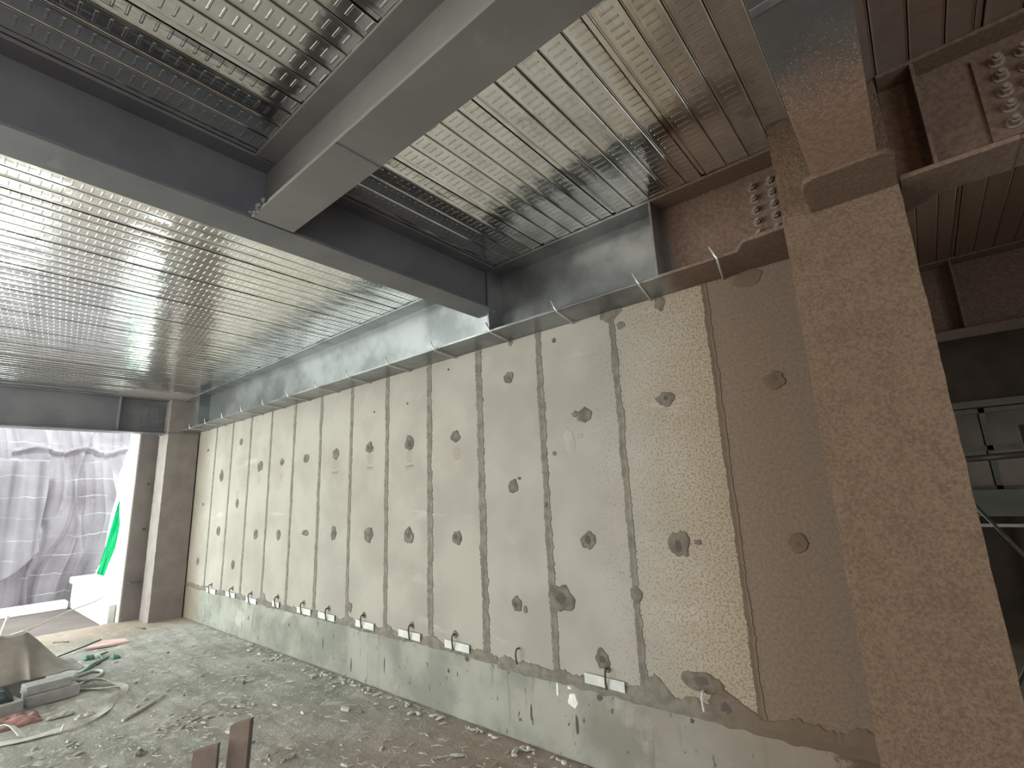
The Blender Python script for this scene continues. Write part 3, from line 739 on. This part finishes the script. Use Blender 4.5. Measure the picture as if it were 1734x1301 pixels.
b.tube(smooth_path([(1.28, -1.52, .012), (1.10, -1.38, .012), (.9, -1.23, .014), (.80, -1.16, .012)], 6), .010, 6)
b.tube(smooth_path([(1.24, -1.46, .012), (.98, -1.33, .013), (.86, -1.22, .016), (.72, -1.22, .03), (.62, -1.20, .012), (.55, -1.12, .012)], 6), .010, 6)
o = b.build('green_rope', M['ropeg'], smooth=True); tag(o, 'green rope strands lying on the floor near the pinkish board', 'rope')
crumple('green_rag', .66, -1.30, .004, .09, .09, .05, M['ropeg'], 'small knot of green net on the floor, farther end of the rope', 'rag', 21)
crumple('green_rag', .90, -1.12, .004, .08, .07, .045, M['ropeg'], 'small green rag closest to the wall beside the rope end', 'rag', 24)
b = MB().prism([(.06, -1.24), (-.12, -1.03), (.22, -.84), (.40, -1.14)], 2, .006, .03)
o = MB().prism([(.20, -1.26), (-.06, -1.06), (.08, -.86), (.30, -.86)], 2, .006, .03).build('red_board', M['redbd'], bevel=.003)
tag(o, 'thin pinkish-red board lying flat on the floor', 'board')
o = MB().tube([(.30, -1.50, .022), (.10, -1.26, .030), (-.04, -1.07, .045)], .009, 6).build('rod', M['rod'], smooth=True)
tag(o, 'thin dark rod resting on the edge of the pinkish board', 'rod')
o = MB().tube([(-.55, -.62, .012), (-.35, -.55, .012)], .010, 6).build('rod', M['rod'], smooth=True); tag(o, 'short dark rod on the floor in front of the slim column', 'rod')
o = MB().tube([(-.62, -1.42, .012), (-.45, -1.30, .012)], .010, 6).build('rod', M['rod'], smooth=True); tag(o, 'short dark rod near the slab edge behind the folded sheet', 'rod')
o = MB().tube(smooth_path([(2.98, -1.50, .010), (2.86, -1.36, .010), (2.76, -1.25, .010), (2.66, -1.14, .009)], 6), [.014]*7+[.012]*6+[.006]*6, 7).build('paper_strip', M['crumb'], smooth=True)
tag(o, 'twisted pale paper strip alone in the middle of the floor', 'paper')

# two upright timber stakes, close to the lens
def stake(cx, cy, h, w, d, ang, lean, label):
    r = empty('wooden_stake', (cx, cy, 0)); tag(r, label, 'stake')
    ca, sa = math.cos(ang), math.sin(ang)
    def T(u, v, z): return (cx+u*ca-v*sa+lean[0]*(z-h), cy+u*sa+v*ca+lean[1]*(z-h), z)
    b = MB()
    top = {(-1): h-.012, 1: h+.004}
    for z0 in (0, 1):
        for v in (-1, 1):
            for u in (-1, 1): b.v.append(T(u*w/2, v*d/2, .004 if z0 == 0 else top[u]))
    for q in ((0, 2, 3, 1), (4, 5, 7, 6), (0, 1, 5, 4), (2, 6, 7, 3), (0, 4, 6, 2), (1, 3, 7, 5)): b.face(list(q), 0)
    b.build('board', M['wood'], r, bevel=.002, loc=(cx, cy, 0))
    return r
ang = math.radians(46)
stake(6.128, -2.052, .855, .074, .018, ang, (.0, .02), 'shorter brown wooden stake in the foreground')
stake(6.165, -1.965, .905, .064, .026, ang-.10, (.0, .035), 'taller brown wooden stake in the foreground')

# small floor litter
def lump(seed, s):
    b = MB(); rng = random.Random(seed); n1, n2 = 5, 8; ph = seed*1.7
    b.v.append((0, 0, -.25*s))
    for i in range(1, n1):
        t = PI*i/n1
        for k in range(n2):
            a = 2*PI*k/n2; q = s*(1+.55*noise.noise(Vector((math.cos(a)*1.5+ph, math.sin(a)*1.5, t*1.5))))
            b.v.append((math.sin(t)*math.cos(a)*q, math.sin(t)*math.sin(a)*q*.75, max(-.25*s, -math.cos(t)*q*.6)))
    b.v.append((0, 0, .6*s)); e = len(b.v)-1
    for k in range(n2): b.face([0, 1+(k+1) % n2, 1+k]); b.face([e, e-n2+k, e-n2+(k+1) % n2])
    for i in range(n1-2):
        for k in range(n2): l = (k+1) % n2; b.face([1+i*n2+k, 1+i*n2+l, 1+(i+1)*n2+l, 1+(i+1)*n2+k])
    return b
def scatter(proto_name, mat, protos, spots, label, cat, group):
    ps = []
    for i, s in enumerate(protos):
        ps.append(lump(i*5+len(group), 1.0).build(proto_name, mat, smooth=False))
    used = set()
    for j, (x, y, s, ex) in enumerate(spots):
        k = j % len(ps)
        o = ps[k] if k not in used else ps[k].copy()
        if k in used: C.objects.link(o)
        used.add(k)
        o.location = (x, y, s*.2+.006); o.scale = (s*ex, s, s); o.rotation_euler = (0, 0, random.random()*6.3)
        tag(o, label, cat, group)
rng = random.Random(11)
sp = []
for k in range(110):
    x = rng.uniform(1.6, 6.2); y = -.05-abs(rng.gauss(0, .06))
    sp.append((x, y, rng.uniform(.008, .022), rng.uniform(1, 2)))
scatter('mortar_crumb', M['crumb'], range(6), sp, 'small pale mortar crumb on the floor along the kerb foot', 'crumb', 'mortar crumbs along the kerb')
sp = []
for cx, cy, n, sd in ((3.45, -1.15, 16, .12), (4.45, -1.30, 18, .18), (3.9, -1.65, 14, .2), (3.2, -1.9, 12, .2), (4.9, -.9, 12, .25), (5.2, -1.35, 18, .2), (2.4, -1.0, 12, .4), (1.2, -.8, 12, .5), (3.0, -.6, 10, .4), (4.7, -1.6, 18, .2), (3.6, -.35, 8, .2), (5.6, -.7, 14, .3)):
    for k in range(n): sp.append((cx+rng.gauss(0, sd), min(-.12, cy+rng.gauss(0, sd)), rng.uniform(.006, .018), rng.uniform(1, 3)))
scatter('mortar_crumb', M['crumb'], range(6, 12), sp, 'small pale mortar crumb on the open dusty floor', 'crumb', 'mortar crumbs over the floor')
sp = []
for k in range(46):
    sp.append((rng.uniform(.3, 6.0), rng.uniform(-2.1, -.1), rng.uniform(.006, .016), rng.uniform(1, 1.8)))
sp += [(3.71, -1.57, .035, 1.3), (2.95, -.62, .02, 1.4), (4.40, -.36, .018, 1.6)]
scatter('rubble_stone', M['stone'], range(5), sp, 'small dark stone on the dusty floor', 'stone', 'dark stones over the floor')
o = MB().box(-.03, .03, -.02, .02, 0, .022).build('plaster_chip', M['chip'], bevel=.003); o.location = (4.27, -.41, .006); o.rotation_euler = (.0, .3, .9)
tag(o, 'white rectangular plaster chip on the floor beside the kerb', 'plaster chip')
# stringy pale fibre waste: nobody could count it
b = MB(); rng = random.Random(5)
for k in range(760):
    c = rng.choice([(4.55, -1.5, .28), (4.2, -1.75, .3), (3.5, -1.2, .2), (3.2, -1.85, .3), (5.3, -1.25, .35), (5.0, -.7, .35), (2.6, -.9, .6), (3.9, -1.35, .4), (1.2, -.9, .5), (5.8, -.6, .3), (3.9, -.25, .8), (3.0, -1.6, .3)])
    x = c[0]+rng.gauss(0, c[2]); y = min(-.06, c[1]+rng.gauss(0, c[2]))
    if x < 3.15 and y < -.95: continue
    a = rng.gauss(.3, .9); L = rng.uniform(.02, .10)
    pts = []; 
    for i in range(5):
        pts.append((x, y, .008+.006*rng.random())); x += math.cos(a)*L/4; y += math.sin(a)*L/4; a += rng.gauss(0, .55); y = min(-.03, y)
    r0 = rng.uniform(.0014, .0042); b.tube(pts, [r0*.4, r0, r0*1.2, r0, r0*.3], 5)
o = b.build('fibre_waste', M['crumb'], smooth=True); tag(o, 'stringy pale fibre waste trodden into the floor dust', 'debris', kind='stuff')

# ------------------------------------------------------------------ the dark bay beyond the column
r2 = ibeam('steel_beam', 'dim steel beam across the dark bay beyond the brown column', 0, 7.2, 12, 2.25, 2.62, TOPZ, .30, M['beam_right'])
MB().box(8.40, 8.412, 2.10, 2.245, 2.64, TOPZ-.016).build('stiffener', M['beam_right'], r2)
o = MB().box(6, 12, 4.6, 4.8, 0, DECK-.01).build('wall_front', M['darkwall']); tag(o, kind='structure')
o = MB().box(6, 12, 4.50, 4.60, 2.26, 2.34).build('trim_2', M['frame'], bevel=.01); tag(o, kind='structure')
win = empty('window_1', (8.7, 4.6, 1.45)); tag(win, kind='structure')
b = MB()
for z in (1.38, 1.80, 2.20): b.box(8.0, 9.6, 4.54, 4.60, z, z+.05)
for x in (8.0, 8.53, 9.05, 9.55): b.box(x, x+.05, 4.54, 4.60, 1.38, 2.25)
b.build('window_frame', M['frame'], win)
for x in (8.05, 8.58, 9.10):
    for z in (1.43, 1.85): MB().box(x, x+.47, 4.575, 4.585, z, z+.37 if z < 1.5 else 2.20).build('pane', M['glass'], win)
o = MB().box(8.0, 8.80, 4.2, 4.24, 1.14, 1.40).build('site_board', M['greenish'], bevel=.003); tag(o, 'grey-green board standing upright in the dark bay beyond the column', 'board')
o = MB().box(8.0, 8.75, 4.1, 4.14, 1.045, 1.075).build('white_rail', M['white'], bevel=.002); tag(o, 'thin white rail across the dark bay beyond the column', 'rail')  # white strip put in place of a lit gap
for x in (8.05, 8.7):
    MB().box(x, x+.03, 4.105, 4.135, 0, 1.05).build('post', M['tube'], bpy.data.objects['white_rail'])
for x in (8.05, 8.7):
    MB().box(x, x+.03, 4.205, 4.235, 0, 1.15).build('post', M['tube'], bpy.data.objects['site_board'])
sc = empty('scaffold_frame', (8.6, 1.6, 0)); tag(sc, 'dark steel scaffold frame with crossed braces in the bay beyond the column', 'scaffold')
for (a, c, r) in (((8.545, 1.6, 0), (8.50, 1.6, 1.86), .024), ((8.50, 1.6, 1.68), (8.05, 1.6, 1.66), .02), ((8.10, 1.6, 0), (8.05, 1.6, 1.66), .022)):
    MB().tube([a, c], r, 10).build('tube', M['tube'], sc, smooth=True)
for (a, c) in (((8.13, 1.56, 1.5), (8.60, 1.56, .65)), ((8.42, 1.64, .70), (8.55, 1.64, 1.30)), ((8.13, 1.64, .2), (8.60, 1.64, 1.1))):
    MB().tube([a, c], .010, 8).build('brace', M['tube'], sc, smooth=True)
o = MB().box(-1.29, -1.24, .31, 6, 0, DECK-.01).build('wall_end', M['darkwall']); tag(o, kind='structure')  # unseen wall, added to keep the next bay dark
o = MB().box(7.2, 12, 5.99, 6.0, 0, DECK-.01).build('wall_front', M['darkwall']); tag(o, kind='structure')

# ------------------------------------------------------------------ unseen room shell
o = MB().box(1.5, 12, -7.3, -7.2, 0, DECK-.003).build('wall_left', M['darkwall']); tag(o, kind='structure')
o = MB().box(12, 12.1, -7.3, 6, 0, DECK-.003).build('wall_side', M['darkwall']); tag(o, kind='structure')

# ------------------------------------------------------------------ light
w = bpy.data.worlds.new('sky'); bpy.context.scene.world = w; w.use_nodes = True
nt = w.node_tree; nt.nodes.clear()
ow = nt.nodes.new('ShaderNodeOutputWorld'); bg = nt.nodes.new('ShaderNodeBackground')
bg.inputs[0].default_value = (.88, .99, .98, 1); bg.inputs[1].default_value = 5.0
nt.links.new(bg.outputs[0], ow.inputs[0])
def area(name, loc, size, rot, energy, col):
    l = bpy.data.lights.new(name, 'AREA'); l.shape = 'RECTANGLE'; l.size, l.size_y = size; l.energy = energy; l.color = col
    o = bpy.data.objects.new(name, l); C.objects.link(o); o.location = loc; o.rotation_euler = rot; return o
# daylight through the open side of the storey behind the viewpoint
area('daylight_open_side', (.1, -7.1, 1.6), (2.6, 2.8), (PI/2, 0, 0), 105, (.97, 1.0, .95))
# added point fills: a warm one to the right, a dim one in the next bay
def point(name, loc, e, col, r=.15):
    l = bpy.data.lights.new(name, 'POINT'); l.energy = e; l.color = col; l.shadow_soft_size = r
    o = bpy.data.objects.new(name, l); C.objects.link(o); o.location = loc; return o
area('daylight_behind', (4.2, -7.1, 1.5), (4.0, 2.4), (PI/2, 0, 0), 150, (1.0, .96, .91))  # added fill from behind; the wall at its back is closed
area('daylight_side', (11.8, -4.8, 1.4), (4.0, 2.4), (PI/2, 0, PI/2), 125, (.82, .92, 1.0))  # added cool fill for the beam faces turned right, no opening here
point('warm_site_lamp', (9.3, -5.2, 1.6), 32, (1.0, .72, .50), .3)  # added warm fill out of view
point('bay_lamp', (10.6, 2.9, 2.2), 3, (1.0, .85, .68), .2)  # added fill so the next bay is not black

# ------------------------------------------------------------------ camera
cam = bpy.data.cameras.new('camera'); co = bpy.data.objects.new('camera', cam); C.objects.link(co)
f, yaw, pitch, roll = 825.03, .6904, .2165, -.0441
cam.sensor_fit = 'HORIZONTAL'; cam.sensor_width = 36; cam.lens = 36*f/1734; cam.clip_start = .02
F = Vector((-math.sin(yaw)*math.cos(pitch), math.cos(yaw)*math.cos(pitch), math.sin(pitch)))
Rr = Vector((math.cos(yaw), math.sin(yaw), 0)); U = Rr.cross(F)
R2 = math.cos(roll)*Rr+math.sin(roll)*U; U2 = -math.sin(roll)*Rr+math.cos(roll)*U
mt = Matrix((R2, U2, -F)).transposed().to_4x4(); mt.translation = Vector((8.0051, -2.7431, 1.5923))
co.matrix_world = mt
S = bpy.context.scene; S.camera = co
S.view_settings.view_transform = 'Standard'; S.view_settings.look = 'None'; S.view_settings.gamma = 1; S.view_settings.use_curve_mapping = False
S.view_settings.exposure = 0.5
S.cycles.max_bounces = 10; S.cycles.diffuse_bounces = 5; S.cycles.glossy_bounces = 5
S.cycles.use_denoising = True; S.cycles.sample_clamp_indirect = 6
